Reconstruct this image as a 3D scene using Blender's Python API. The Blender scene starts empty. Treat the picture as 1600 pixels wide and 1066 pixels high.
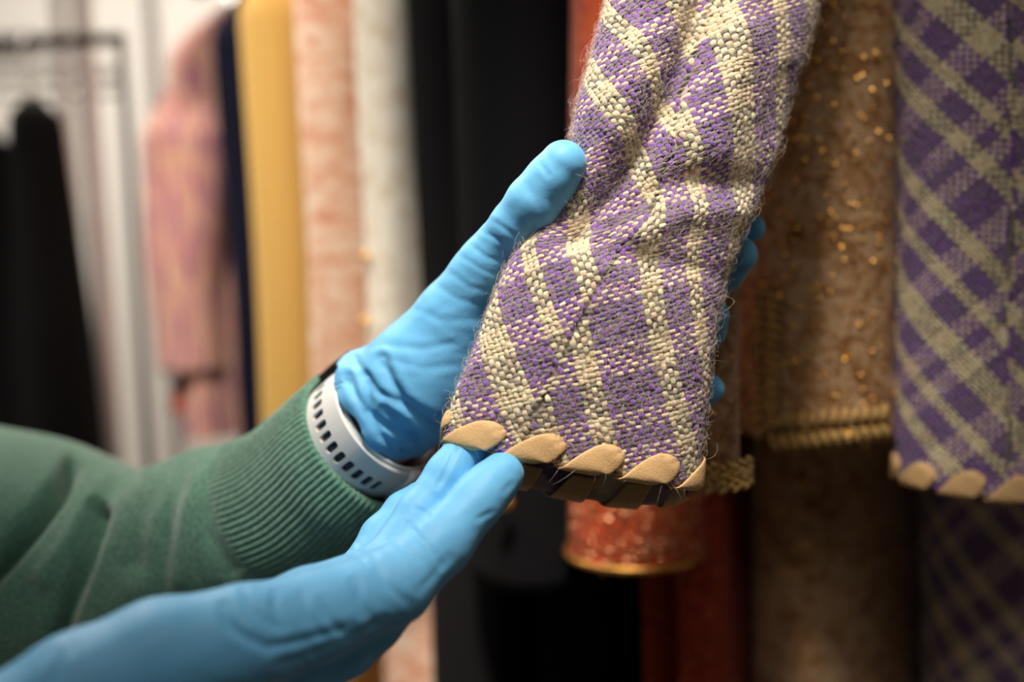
import bpy, math, random
import numpy as np
from mathutils import Matrix, Vector

# ------------------------------------------------------------------ camera, world, lights, exposure
random.seed(7)
rng = np.random.default_rng(11)
scene = bpy.context.scene
F = 1556.0                                    # focal length in pixels of a 1600 px wide frame
CAM = np.array([0.0, 0.0, 1.30])
PITCH, ROLL = math.radians(5.0), math.radians(2.0)
fwd = np.array([0, math.cos(PITCH), -math.sin(PITCH)])
up0 = np.array([0, math.sin(PITCH), math.cos(PITCH)])
rt0 = np.array([1.0, 0, 0])
RT = rt0 * math.cos(ROLL) - up0 * math.sin(ROLL)
UP = up0 * math.cos(ROLL) + rt0 * math.sin(ROLL)
cam_data = bpy.data.cameras.new('camera')
cam = bpy.data.objects.new('camera', cam_data)
scene.collection.objects.link(cam)
M = Matrix.Identity(4)
for i in range(3):
    M[i][0], M[i][1], M[i][2], M[i][3] = RT[i], UP[i], -fwd[i], CAM[i]
cam.matrix_world = M
cam_data.sensor_width = 36
cam_data.lens = 35.0
cam_data.clip_start = 0.01
cam_data.dof.use_dof = True
cam_data.dof.focus_distance = 0.505
cam_data.dof.aperture_fstop = 1.8
cam_data.dof.aperture_blades = 9
scene.camera = cam

w = bpy.data.worlds.new('world'); scene.world = w
w.use_nodes = True
w.node_tree.nodes['Background'].inputs[0].default_value = (1.0, 0.9, 0.8, 1)
w.node_tree.nodes['Background'].inputs[1].default_value = 0.03

def area(name, loc, target, size, energy, color=(1, .93, .84), spread=180):
    l = bpy.data.lights.new(name, 'AREA'); l.energy = energy; l.color = color
    l.shape = 'RECTANGLE'; l.size, l.size_y = size; l.spread = math.radians(spread)
    o = bpy.data.objects.new(name, l); scene.collection.objects.link(o)
    o.location = loc
    o.rotation_euler = (Vector(target) - Vector(loc)).to_track_quat('-Z', 'Y').to_euler()
    return o
def spot(name, loc, target, energy, angle, blend=1.0, radius=.06, color=(1, .92, .82)):
    l = bpy.data.lights.new(name, 'SPOT'); l.energy = energy; l.color = color
    l.spot_size = math.radians(angle); l.spot_blend = blend; l.shadow_soft_size = radius
    o = bpy.data.objects.new(name, l); scene.collection.objects.link(o)
    o.location = loc
    o.rotation_euler = (Vector(target) - Vector(loc)).to_track_quat('-Z', 'Y').to_euler()
    return o
area('ceiling_panel_back', (-1.05, 1.9, 2.66), (-0.9, 1.9, 0), (1.2, .5), 52)
area('ceiling_panel_aisle', (0.05, -0.30, 2.66), (0.05, .6, 1.2), (.5, .9), 7.5)
spot('ceiling_spotlight', (-0.04, 0.06, 2.45), (0.02, 0.53, 1.41), 158, 25, radius=.10)
spot('added_rack_spot', (-0.72, 0.30, 2.55), (-0.34, 1.05, 1.30), 150, 36, radius=.10)  # added unseen spot, brightens the garments at the left of the rail

vs = scene.view_settings
vs.view_transform = 'Standard'; vs.look = 'None'; vs.gamma = 1.0; vs.exposure = 0.0
vs.use_curve_mapping = False

# ------------------------------------------------------------------ helpers
def L2W(p):
    """camera-aligned metres (right, up, depth) to world."""
    p = np.asarray(p, float)
    return CAM + p[..., 0:1] * RT + p[..., 1:2] * UP + p[..., 2:3] * fwd
def cl(px, py, d):
    return np.array([(px - 800) / F * d, -(py - 533) / F * d, d])
def wp(px, py, d):
    return L2W(cl(px, py, d))
def W2px(p):
    q = np.asarray(p, float) - CAM
    x, y, z = q @ RT, q @ UP, q @ fwd
    return 800 + F * x / z, 533 - F * y / z, z

def link(name, me, parent=None, mat=None):
    o = bpy.data.objects.new(name, me)
    scene.collection.objects.link(o)
    if parent is not None:
        o.parent = parent
    if mat is not None:
        me.materials.clear(); me.materials.append(mat)
    return o
def tag(o, label=None, cat=None, group=None, kind=None):
    if label: o['label'] = label
    if cat: o['category'] = cat
    if group: o['group'] = group
    if kind: o['kind'] = kind
    return o
def thing(name, label, cat, group=None):
    o = bpy.data.objects.new(name, None); scene.collection.objects.link(o)
    o.empty_display_size = .05
    return tag(o, label, cat, group)
def mesh(name, verts, faces, parent=None, mat=None, smooth=True, col=None, uv=None):
    me = bpy.data.meshes.new(name)
    verts = np.asarray(verts, np.float32)
    if isinstance(faces, np.ndarray):
        n, k = faces.shape
        me.vertices.add(len(verts)); me.vertices.foreach_set('co', verts.ravel())
        me.loops.add(n * k); me.loops.foreach_set('vertex_index', faces.astype(np.int32).ravel())
        me.polygons.add(n)
        me.polygons.foreach_set('loop_start', np.arange(0, n * k, k, dtype=np.int32))
        me.polygons.foreach_set('loop_total', np.full(n, k, np.int32))
        me.update(calc_edges=True)
    else:
        me.from_pydata([tuple(map(float, v)) for v in verts], [], faces)
    me.polygons.foreach_set('use_smooth', np.full(len(me.polygons), smooth))
    if col is not None:
        a = me.attributes.new('Col', 'FLOAT_COLOR', 'POINT')
        c = np.ones((len(verts), 4), np.float32); c[:, :3] = col
        a.data.foreach_set('color', c.ravel())
    if uv is not None:
        a = me.attributes.new('fab', 'FLOAT_VECTOR', 'POINT')
        c = np.zeros((len(verts), 3), np.float32); c[:, :uv.shape[1]] = uv
        a.data.foreach_set('vector', c.ravel())
    me.validate(); me.update()
    return link(name, me, parent, mat)
def grid_faces(nr, nc, wrap=False):
    """quads of an nr x nc vertex grid, columns wrapping if asked"""
    r = np.arange(nr - 1)[:, None]; c = np.arange(nc if wrap else nc - 1)[None]
    c2 = (c + 1) % nc
    return np.stack([r * nc + c, r * nc + c2, (r + 1) * nc + c2, (r + 1) * nc + c], -1).reshape(-1, 4)
def smoothstep(a, b, x):
    t = np.clip((x - a) / (b - a), 0, 1); return t * t * (3 - 2 * t)
def catmull(P, n):
    """n points along a Catmull-Rom curve through rows of P"""
    P = np.asarray(P, float); m = len(P)
    t = np.linspace(0, m - 1, n); i = np.clip(t.astype(int), 0, m - 2); u = (t - i)[:, None]
    p0, p1, p2, p3 = P[np.clip(i - 1, 0, m - 1)], P[i], P[i + 1], P[np.clip(i + 2, 0, m - 1)]
    return .5 * (2 * p1 + (p2 - p0) * u + (2 * p0 - 5 * p1 + 4 * p2 - p3) * u**2 + (3 * p1 - p0 - 3 * p2 + p3) * u**3)
def polydist(x, y, line):
    """distance from points to a polyline, 2-D"""
    best = np.full(x.shape, 1e9)
    for (ax, ay), (bx, by) in zip(line[:-1], line[1:]):
        dx, dy = bx - ax, by - ay
        t = np.clip(((x - ax) * dx + (y - ay) * dy) / (dx * dx + dy * dy), 0, 1)
        best = np.minimum(best, np.hypot(x - ax - t * dx, y - ay - t * dy))
    return best
def tube(pts, rad, n=10, caps=True):
    pts = np.asarray(pts, float); m = len(pts)
    rad = np.broadcast_to(rad, (m,))
    T = np.gradient(pts, axis=0); T /= np.linalg.norm(T, axis=1)[:, None]
    ref = np.array([0, 0, 1.]) if abs(T[0][2]) < .9 else np.array([1., 0, 0])
    V = []
    for p, t, r in zip(pts, T, rad):
        a = np.cross(t, ref); a /= np.linalg.norm(a); b = np.cross(t, a)
        th = np.arange(n) * 2 * math.pi / n
        V.append(p + r * (np.cos(th)[:, None] * a + np.sin(th)[:, None] * b))
    V = np.concatenate(V); Fc = grid_faces(m, n, True).tolist()
    if caps:
        Fc += [list(range(n))[::-1], list(range((m - 1) * n, m * n))]
    return V, Fc
def box(c, s):
    c = np.array(c, float); s = np.array(s, float) / 2
    V = [c + s * np.array([x, y, z]) for x in (-1, 1) for y in (-1, 1) for z in (-1, 1)]
    return V, [[0, 1, 3, 2], [4, 6, 7, 5], [0, 4, 5, 1], [2, 3, 7, 6], [0, 2, 6, 4], [1, 5, 7, 3]]
def join(parts):
    V, Fc, o = [], [], 0
    for v, f in parts:
        V += [tuple(p) for p in v]; Fc += [[i + o for i in q] for q in f]; o += len(v)
    return V, Fc

# ------------------------------------------------------------------ materials
def new_mat(name):
    m = bpy.data.materials.new(name); m.use_nodes = True
    return m, m.node_tree.nodes, m.node_tree.links, m.node_tree.nodes['Principled BSDF']
def simple(name, col, rough=.6, metal=0, spec=.4, bump=0, bscale=300, sheen=0, var=0):
    m, N, K, B = new_mat(name)
    B.inputs['Base Color'].default_value = (*col, 1)
    B.inputs['Roughness'].default_value = rough; B.inputs['Metallic'].default_value = metal
    B.inputs['Specular IOR Level'].default_value = spec
    if sheen:
        B.inputs['Sheen Weight'].default_value = sheen; B.inputs['Sheen Roughness'].default_value = .5
        B.inputs['Sheen Tint'].default_value = (*[min(1, c * 1.5 + .15) for c in col], 1)
    if bump or var:
        tc = N.new('ShaderNodeTexCoord'); nz = N.new('ShaderNodeTexNoise')
        nz.inputs['Scale'].default_value = bscale; nz.inputs['Detail'].default_value = 4
        K.new(tc.outputs['Object'], nz.inputs['Vector'])
        if bump:
            bp = N.new('ShaderNodeBump'); bp.inputs['Strength'].default_value = bump; bp.inputs['Distance'].default_value = .001
            K.new(nz.outputs['Fac'], bp.inputs['Height']); K.new(bp.outputs['Normal'], B.inputs['Normal'])
        if var:
            mr = N.new('ShaderNodeMapRange'); mr.inputs['To Min'].default_value = 1 - var; mr.inputs['To Max'].default_value = 1 + var
            mr.inputs['From Min'].default_value = .3; mr.inputs['From Max'].default_value = .7
            mx = N.new('ShaderNodeMix'); mx.data_type = 'RGBA'; mx.blend_type = 'MULTIPLY'; mx.inputs[0].default_value = 1
            mx.inputs[6].default_value = (*col, 1)
            K.new(nz.outputs['Fac'], mr.inputs['Value']); K.new(mr.outputs[0], mx.inputs[7]); K.new(mx.outputs[2], B.inputs['Base Color'])
    return m
def ramp_fabric(name, stops, scale=(60, 60, 60), detail=5, rough=.9, bump=.6, bscale=500, distort=0, sheen=.2):
    """woven / boucle cloth: colours by stretched noise"""
    m, N, K, B = new_mat(name)
    tc = N.new('ShaderNodeTexCoord'); mp = N.new('ShaderNodeMapping'); nz = N.new('ShaderNodeTexNoise'); cr = N.new('ShaderNodeValToRGB')
    mp.inputs['Scale'].default_value = scale; nz.inputs['Scale'].default_value = 1; nz.inputs['Detail'].default_value = detail
    nz.inputs['Distortion'].default_value = distort
    K.new(tc.outputs['Object'], mp.inputs['Vector']); K.new(mp.outputs[0], nz.inputs['Vector']); K.new(nz.outputs['Fac'], cr.inputs[0])
    e = cr.color_ramp.elements
    while len(e) < len(stops): e.new(.5)
    for k, (p, c) in enumerate(stops):
        e[k].position = p; e[k].color = (*c, 1)
    K.new(cr.outputs[0], B.inputs['Base Color'])
    B.inputs['Roughness'].default_value = rough; B.inputs['Specular IOR Level'].default_value = .15
    B.inputs['Sheen Weight'].default_value = sheen
    n2 = N.new('ShaderNodeTexNoise'); n2.inputs['Scale'].default_value = bscale
    K.new(tc.outputs['Object'], n2.inputs['Vector'])
    bp = N.new('ShaderNodeBump'); bp.inputs['Strength'].default_value = bump; bp.inputs['Distance'].default_value = .002
    K.new(n2.outputs['Fac'], bp.inputs['Height']); K.new(bp.outputs[0], B.inputs['Normal'])
    return m
def glove_mat():
    m, N, K, B = new_mat('blue_nitrile')
    B.inputs['Base Color'].default_value = (.135, .43, .72, 1)
    B.inputs['Roughness'].default_value = .55; B.inputs['Specular IOR Level'].default_value = .32
    B.inputs['Sheen Weight'].default_value = .25; B.inputs['Sheen Roughness'].default_value = .35
    B.inputs['Sheen Tint'].default_value = (.7, .88, 1, 1)
    B.inputs['Subsurface Weight'].default_value = .08; B.inputs['Subsurface Radius'].default_value = (.002, .004, .006)
    B.inputs['Subsurface Scale'].default_value = .5
    tc = N.new('ShaderNodeTexCoord')
    nz = N.new('ShaderNodeTexNoise'); nz.inputs['Scale'].default_value = 1500; nz.inputs['Detail'].default_value = 2
    n2 = N.new('ShaderNodeTexNoise'); n2.inputs['Scale'].default_value = 70; n2.inputs['Detail'].default_value = 3
    K.new(tc.outputs['Object'], nz.inputs['Vector']); K.new(tc.outputs['Object'], n2.inputs['Vector'])
    b1 = N.new('ShaderNodeBump'); b1.inputs['Strength'].default_value = .10; b1.inputs['Distance'].default_value = .0006
    b2 = N.new('ShaderNodeBump'); b2.inputs['Strength'].default_value = .16; b2.inputs['Distance'].default_value = .004
    K.new(n2.outputs['Fac'], b2.inputs['Height']); K.new(nz.outputs['Fac'], b1.inputs['Height'])
    K.new(b2.outputs[0], b1.inputs['Normal']); K.new(b1.outputs[0], B.inputs['Normal'])
    return m
def yarn_mat():
    m, N, K, B = new_mat('mohair_yarn')
    at = N.new('ShaderNodeAttribute'); at.attribute_name = 'Col'
    fa = N.new('ShaderNodeAttribute'); fa.attribute_name = 'fab'
    tc = N.new('ShaderNodeTexCoord')
    nz = N.new('ShaderNodeTexNoise'); nz.inputs['Scale'].default_value = 2600; nz.inputs['Detail'].default_value = 3
    K.new(tc.outputs['Object'], nz.inputs['Vector'])
    wv = N.new('ShaderNodeTexWave'); wv.inputs['Scale'].default_value = 1.1; wv.inputs['Distortion'].default_value = 1.5; wv.bands_direction = 'DIAGONAL'
    K.new(fa.outputs['Vector'], wv.inputs['Vector'])
    ad = N.new('ShaderNodeMath'); ad.operation = 'ADD'
    K.new(nz.outputs['Fac'], ad.inputs[0]); K.new(wv.outputs['Fac'], ad.inputs[1])
    bp = N.new('ShaderNodeBump'); bp.inputs['Strength'].default_value = .55; bp.inputs['Distance'].default_value = .0005
    K.new(ad.outputs[0], bp.inputs['Height']); K.new(bp.outputs[0], B.inputs['Normal'])
    mr = N.new('ShaderNodeMapRange'); mr.inputs['From Min'].default_value = .25; mr.inputs['From Max'].default_value = .75
    mr.inputs['To Min'].default_value = .82; mr.inputs['To Max'].default_value = 1.14
    K.new(nz.outputs['Fac'], mr.inputs['Value'])
    mx = N.new('ShaderNodeMix'); mx.data_type = 'RGBA'; mx.blend_type = 'MULTIPLY'; mx.inputs[0].default_value = 1
    K.new(at.outputs['Color'], mx.inputs[6]); K.new(mr.outputs[0], mx.inputs[7]); K.new(mx.outputs[2], B.inputs['Base Color'])
    B.inputs['Roughness'].default_value = .95; B.inputs['Specular IOR Level'].default_value = .1
    B.inputs['Sheen Weight'].default_value = .5; B.inputs['Sheen Roughness'].default_value = .4
    return m
MAT = {
    'glove': glove_mat(), 'yarn': yarn_mat(),
    'skin': simple('skin', (.50, .24, .15), .55, bump=.2, bscale=600),
    'strap': simple('white_silicone', (.74, .74, .72), .5), 'strap_dark': simple('navy_silicone', (.012, .03, .06), .5),
    'black_band': simple('black_glass', (.01, .01, .012), .25),
    'lace': simple('tan_leather', (.72, .455, .215), .62, spec=.25, bump=.25, bscale=900, var=.07),
    'green': ramp_fabric('green_wool', [(.3, (.06, .165, .115)), (.55, (.115, .255, .18)), (.8, (.19, .36, .27))], (420, 420, 420), 4, bump=.5, bscale=1400, sheen=.5),
    'chrome': simple('chrome', (.95, .93, .9), .3, .5),
    'dark_metal': simple('dark_metal', (.05, .045, .04), .5, .6),
    'wall': simple('white_paint', (.80, .76, .70), .8, bump=.05, bscale=80),
    'floor': simple('grey_floor', (.22, .19, .17), .5, bump=.05, bscale=40, var=.15),
    'black': simple('black_wool', (.010, .009, .010), .92, spec=.15, bump=.3, bscale=900, sheen=.10),
    'jet': simple('jet_wool', (.006, .006, .007), .92, spec=.12, bump=.3, bscale=900, sheen=.05),
    'navy': simple('navy_wool', (.006, .007, .018), .92, spec=.1, bump=.3, bscale=900),
    'mustard': simple('mustard_wool', (.62, .37, .10), .85, spec=.2, bump=.3, bscale=700, sheen=.3, var=.06),
    'pink': ramp_fabric('pink_boucle', [(.32, (.62, .24, .14)), (.47, (.80, .46, .31)), (.62, (.88, .66, .50)), (.75, (.9, .78, .64))], (40, 40, 75), 6, bump=.8, bscale=320, distort=.6),
    'cream': ramp_fabric('cream_boucle', [(.3, (.74, .60, .44)), (.5, (.92, .82, .68)), (.72, (.97, .90, .79))], (70, 70, 70), 5, bump=.9, bscale=260),
    'multi': ramp_fabric('pink_purple_tweed', [(.28, (.16, .06, .14)), (.4, (.42, .16, .30)), (.48, (.72, .32, .24)), (.57, (.78, .48, .32)), (.66, (.55, .22, .30)), (.78, (.62, .48, .32))], (150, 150, 16), 4, bump=.6, bscale=300, distort=.3),
    'red': ramp_fabric('red_lame', [(.3, (.22, .018, .008)), (.55, (.42, .04, .014)), (.75, (.55, .10, .03))], (160, 160, 160), 4, rough=.55, bump=.8, bscale=700, sheen=.1),
    'orange': ramp_fabric('orange_red_knit', [(.3, (.48, .05, .013)), (.6, (.74, .12, .03)), (.8, (.9, .24, .07))], (120, 120, 120), 3, bump=.7, bscale=500),
    'brocade': ramp_fabric('brown_brocade', [(.3, (.17, .07, .02)), (.46, (.34, .175, .07)), (.58, (.46, .30, .17)), (.72, (.32, .15, .035))], (60, 60, 60), 6, rough=.6, bump=.7, bscale=500, distort=1.2),
    'braid': ramp_fabric('brown_braid', [(.3, (.22, .11, .025)), (.6, (.55, .33, .09)), (.8, (.66, .43, .15))], (200, 200, 400), 3, rough=.7, bump=.6, bscale=900),
    'gold': simple('gold_metal', (.95, .52, .13), .42, 1),
    'rose_gold': simple('rose_gold_metal', (1.0, .50, .26), .42, 1),
    'wood': simple('hanger_wood', (.30, .17, .08), .5, bump=.1, bscale=60),
    'hair': simple('mohair_fibre', (.70, .58, .50), .8, spec=.2),
}

# ------------------------------------------------------------------ the room
tag(mesh('floor', *box((0, 1.0, -.05), (7, 6, .1)), mat=MAT['floor'], smooth=False), kind='structure')
tag(mesh('wall_back', *box((0, 3.25, 1.4), (7, .1, 2.8)), mat=MAT['wall'], smooth=False), kind='structure')
tag(mesh('wall_right', *box((2.45, 1.0, 1.4), (.1, 4.4, 2.8)), mat=MAT['wall'], smooth=False), kind='structure')
tag(mesh('ceiling', *box((0, 1.0, 2.78), (7, 6, .08)), mat=MAT['wall'], smooth=False), kind='structure')
tag(mesh('baseboard_back', *box((0, 3.19, .06), (7, .02, .12)), mat=MAT['wall'], smooth=False), kind='structure')

# ------------------------------------------------------------------ hanging clothes
RAILDIR = np.array([-.73, .68, 0.0]); RAILDIR /= np.linalg.norm(RAILDIR)     # along the rail, away to the left
ACROSS = np.array([RAILDIR[1], -RAILDIR[0], 0])                             # from the aisle into the rack
RAIL_Z = 1.80
UPZ = np.array([0, 0, 1.0])
def column_at(px, d, py=533):
    p = wp(px, py, d); p[2] = 0; return p
def sleeve_tube(name, parent, mat, E, z0, z1, rr, ra, lean=(0, 0), flare=1.0, nfold=3, amp=.004, seed=0, n=48, m=60, shoulder=.07):
    """a hanging sleeve: elliptical tube, closed at the shoulder, open at the cuff with a turned-in hem"""
    r = np.random.default_rng(seed); ph = r.uniform(0, 6.28, 6)
    zz = np.concatenate([[z0 + .02, z0 + .002], np.linspace(z0, z1, m)])
    V = []
    for k, z in enumerate(zz):
        t = (z - z0) / (z1 - z0); th = np.arange(n) * 2 * math.pi / n
        g = flare + (1 - flare) * np.clip(t, 0, 1)
        g *= (1 - smoothstep(1 - shoulder / (z1 - z0), 1.0, t) * .75)
        if k < 2: g *= .93
        f = amp * (np.sin(nfold * th + ph[0] + 2.2 * t) + .6 * np.sin(2 * th + ph[1] - 5 * t + ph[2]) + .5 * np.sin(9 * t + th + ph[3]))
        cx = E + RAILDIR * lean[0] * (1 - t) + ACROSS * lean[1] * (1 - t)
        P = cx + np.outer((rr * g + f) * np.cos(th), RAILDIR) + np.outer((ra * g + f) * np.sin(th), ACROSS)
        P[:, 2] = z
        V.append(P)
    V = np.concatenate(V)
    return mesh(name, V, grid_faces(len(zz), n, True), parent, mat)
def body_loft(name, parent, mat, E, hem, thick, depth=.42, top=1.70, off=.03, flare=1.25, nfold=5, amp=.006, seed=0, n=72, m=48, slope=.10):
    r = np.random.default_rng(seed + 50); ph = r.uniform(0, 6.28, 6)
    zz = np.linspace(hem, top, m); V = []
    for z in zz:
        t = (z - hem) / (top - hem); th = np.arange(n) * 2 * math.pi / n
        sh = smoothstep(top - slope, top, z)
        hl = depth / 2 * (1 - .72 * sh) * (1 + .06 * (1 - t)); ht = thick / 2 * (flare + (1 - flare) * t) * (1 - .55 * sh)
        c, s = np.cos(th), np.sin(th)
        f = amp * (np.sin(nfold * th + ph[0]) + .7 * np.sin((nfold + 3) * th + ph[1] + t) ) * (1 - .7 * t)
        cx = E + ACROSS * (off + depth / 2)
        P = cx + np.outer((hl * np.sign(c) * np.abs(c)**.75 + f), ACROSS) + np.outer((ht * np.sign(s) * np.abs(s)**.7 + f), RAILDIR)
        P[:, 2] = z; V.append(P)
    V = np.concatenate(V); Fc = grid_faces(m, n, True).tolist() + [list(range((m - 1) * n, m * n))]
    return mesh(name, V, Fc, parent, mat)
def hanger(E, depth=.42, off=.03, top=1.70):
    c = E + ACROSS * (off + depth / 2)
    bar = [c - ACROSS * .17 + UPZ * (top - .07), c - ACROSS * .09 + UPZ * (top - .02), c + UPZ * (top + .012), c + ACROSS * .09 + UPZ * (top - .02), c + ACROSS * .17 + UPZ * (top - .07)]
    hk = [c + UPZ * (top + .01)] + [c + UPZ * (RAIL_Z + .004) + (ACROSS * math.cos(a) + UPZ * math.sin(a)) * .0205 for a in np.linspace(-1.5, 3.6, 14)]
    return bar, hk
rail_pts = []
def garment(name, label, cat, mat, E, thick, sleeve=None, hem=.75, depth=.42, off=.03, top=1.70, seed=0, sleeve_mat=None, flare=1.25, amp=.006, nfold=5, slope=.10):
    g = thing(name, label, cat)
    body_loft('body', g, mat, E, hem, thick, depth, top, off, flare, nfold, amp, seed, slope=slope)
    if sleeve:
        sleeve_tube('sleeve', g, sleeve_mat or mat, **{**dict(E=E, z1=top - .07, seed=seed), **sleeve})
    h = thing('clothes_hanger', 'wooden hanger holding the ' + name.replace('_', ' '), 'hanger', 'hangers on the clothes rail')
    bar, hk = hanger(E, depth, off, top)
    mesh('hanger_bar', *tube(catmull(bar, 24), .009, 8), h, MAT['wood'])
    mesh('hook', *tube(catmull(hk, 40), .0016, 6), h, MAT['chrome'])
    rail_pts.append(E + ACROSS * (off + depth / 2))
    return g

def zpx(py, d, px=800):
    return wp(px, py, d)[2]

# far left end of the rail: pink and purple tweed jacket
E = column_at(318, 1.30)
g = garment('tweed_jacket', 'pink and purple tweed jacket hanging last on the rail beside the chrome posts', 'jacket', MAT['multi'], E, .085,
            dict(z0=zpx(560, 1.3), rr=.050, ra=.055, lean=(.015, 0), flare=1.05, shoulder=.10, z1=zpx(95, 1.3)), hem=zpx(655, 1.35), seed=1, amp=.004, top=1.72, slope=.17, off=-.02)
c = column_at(286, 1.315)
sleeve_tube('lining_cuff', g, MAT['red'], c + RAILDIR * -.003, zpx(628, 1.3), zpx(545, 1.3), .022, .03, flare=.85, seed=3, amp=.002, n=32, m=16)
E = column_at(425, 1.22)
garment('navy_coat', 'dark navy coat squeezed between the purple tweed jacket and the mustard coat', 'coat', MAT['navy'], E, .05,
        dict(z0=.9, rr=.030, ra=.05), hem=.62, seed=2)
E = column_at(474, 1.10)
garment('mustard_coat', 'plain mustard yellow wool coat', 'coat', MAT['mustard'], E, .075,
        dict(z0=.82, rr=.042, ra=.05, flare=1.15, amp=.002, nfold=2), hem=.6, seed=4)
E = column_at(566, 1.0)
garment('pink_coat', 'pale pink and white boucle tweed coat', 'coat', MAT['pink'], E, .085,
        dict(z0=zpx(780, 1.0), rr=.042, ra=.05, flare=1.1, amp=.0025), hem=.55, seed=5, flare=1.45)
E = column_at(648, .92)
g = garment('cream_jacket', 'cream boucle jacket with small gold buttons along its edge', 'jacket', MAT['cream'], E, .044,
            dict(z0=zpx(700, .92), rr=.028, ra=.045, flare=1.05, amp=.003, nfold=4), hem=.6, seed=6)
for py in (402, 502):
    p = wp(571, py, .885)
    th = np.linspace(0, math.pi, 6)
    V = np.concatenate([[p + np.array([math.cos(a) * math.sin(t) * .0042, -math.cos(t) * .004, math.sin(a) * math.sin(t) * .0042]) for a in np.arange(12) * math.pi / 6] for t in th])
    mesh('button', V, grid_faces(6, 12, True), g, MAT['gold'])
E = column_at(735, .90)
garment('black_coat', 'long black coat with soft vertical folds next to the cream jacket', 'coat', MAT['black'], E, .038,
        dict(z0=.72, rr=.028, ra=.05, flare=1.0, amp=.003), hem=.5, seed=7, amp=.003)
E = column_at(822, .83)
g = garment('black_jacket', 'jet black jacket with a gold cuff button hanging behind the blue thumb', 'jacket', MAT['jet'], E, .082,
            dict(z0=zpx(905, .83), rr=.050, ra=.05, flare=1.05, amp=.002), hem=.55, seed=8, flare=1.1)
p = wp(790, 786, .775)
th = np.linspace(0, math.pi, 6)
V = np.concatenate([[p + np.array([math.cos(a) * math.sin(t) * .007, -math.cos(t) * .0045, math.sin(a) * math.sin(t) * .007]) for a in np.arange(14) * math.pi / 7] for t in th])
mesh('button', V, grid_faces(6, 14, True), g, MAT['gold'])

def sequins(name, parent, surf, mat, n, size, seed, zr=None, fmax=None):
    """tiny tilted metal discs sewn over the camera-facing half of a mesh"""
    r = np.random.default_rng(seed)
    me = surf.data; c = np.zeros(len(me.polygons) * 3); nn = c.copy()
    me.polygons.foreach_get('center', c); me.polygons.foreach_get('normal', nn)
    c = c.reshape(-1, 3); nn = nn.reshape(-1, 3)
    px, py, z = W2px(c)
    ctr = c.mean(0); out = np.sign(((c - ctr) * nn).sum(1).mean()); nn = nn * out
    ok = ((nn @ -fwd) > .1) & (px > -50) & (px < 1650) & (py > -60) & (py < 1120)
    if zr: ok &= (py > zr[0]) & (py < zr[1])
    if fmax: ok &= fmax(px, py)
    idx = np.nonzero(ok)[0]
    if len(idx) == 0: return
    V, Fc = [], []
    for k in r.choice(idx, n):
        q = c[k] + r.normal(0, .003, 3); q -= nn[k] * ((q - c[k]) @ nn[k]) - nn[k] * .0011
        d = nn[k] + r.normal(0, .38, 3); d /= np.linalg.norm(d)
        a = np.cross(d, [0.1, .2, 1]); a /= np.linalg.norm(a); b = np.cross(d, a); s = size * r.uniform(.6, 1.3); o = len(V)
        V.append(q + d * s * .25)
        V += [q + s * (math.cos(t) * a + math.sin(t) * b) for t in np.arange(6) * math.pi / 3]
        Fc += [[o, o + 1 + i, o + 1 + (i + 1) % 6] for i in range(6)]
    return tag(mesh(name, V, Fc, parent, mat, smooth=False), kind='stuff')

# red evening jacket with a flared sequinned cuff, orange knit above
E = column_at(985, .79)
g = thing('red_jacket', 'red sequinned jacket with a flared gold-edged cuff below the held sleeve', 'jacket')
body_loft('body', g, MAT['red'], E + RAILDIR * -.03, .55, .045, .40, 1.70, .05, 1.1, 7, .004, 9)
zc = zpx(880, .76)
sl = sleeve_tube('sleeve', g, MAT['orange'], column_at(986, .765), zc, 1.60, .036, .038, flare=1.45, amp=.0012, seed=9, m=90)
sequins('sequins', g, sl, MAT['rose_gold'], 1100, .0014, 5, (760, 890))
th = np.arange(49) * 2 * math.pi / 48
cc = column_at(986, .765)
ring = [cc + RAILDIR * .0528 * math.cos(t) + ACROSS * .0556 * math.sin(t) + UPZ * (zc + .002) for t in th]
mesh('cuff_piping', *tube(ring, .0026, 8, False), g, MAT['gold'])
for px, d in ((1040, .80), (1098, .775)):
    q = column_at(px, d)
    pl = sleeve_tube('front_panel', g, MAT['red'], q, .58, 1.55, .014, .03, flare=1.25, amp=.0012, seed=int(px), n=32)
    sequins('sequins', g, pl, MAT['rose_gold'], 120, .0009, px, (780, 1100))
bar, hk = hanger(E + RAILDIR * -.03, .40, .05)
h = thing('clothes_hanger', 'wooden hanger inside the red sequinned jacket', 'hanger', 'hangers on the clothes rail')
mesh('hanger_bar', *tube(catmull(bar, 24), .009, 8), h, MAT['wood']); mesh('hook', *tube(catmull(hk, 40), .0016, 6), h, MAT['chrome'])

# brown and gold brocade jacket with braided trim
def braid(name, parent, path, width, seed, normal):
    """a flat braid: rows of slanted cord lumps along a path"""
    path = np.asarray(path); parts = []
    seg = np.concatenate([[0], np.cumsum(np.linalg.norm(np.diff(path, axis=0), axis=1))])
    for side in (-.72, .72):
        for s in np.arange(0, seg[-1], .0066):
            c = np.array([np.interp(s, seg, path[:, i]) for i in range(3)]); c2 = np.array([np.interp(s + .003, seg, path[:, i]) for i in range(3)])
            t = c2 - c
            if np.linalg.norm(t) < 1e-6: continue
            nv = np.array([np.interp(s, seg, normal[:, i]) for i in range(3)]); nv /= np.linalg.norm(nv)
            t /= np.linalg.norm(t); b = np.cross(t, nv); b /= np.linalg.norm(b)
            d = b + t * (.35 if side > 0 else -.35); d /= np.linalg.norm(d)
            o = c + b * side * width * .33
            pts = [o + d * u * width * .25 + nv * (.0034 * (1 - u * u) + .0004) for u in (-1, -.5, 0, .5, 1)]
            parts.append(tube(pts, [.0012, .0023, .0026, .0023, .0012], 7))
    return tag(mesh(name, *join(parts), parent, MAT['braid']), kind='stuff')
E = column_at(1290, .735)
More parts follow.
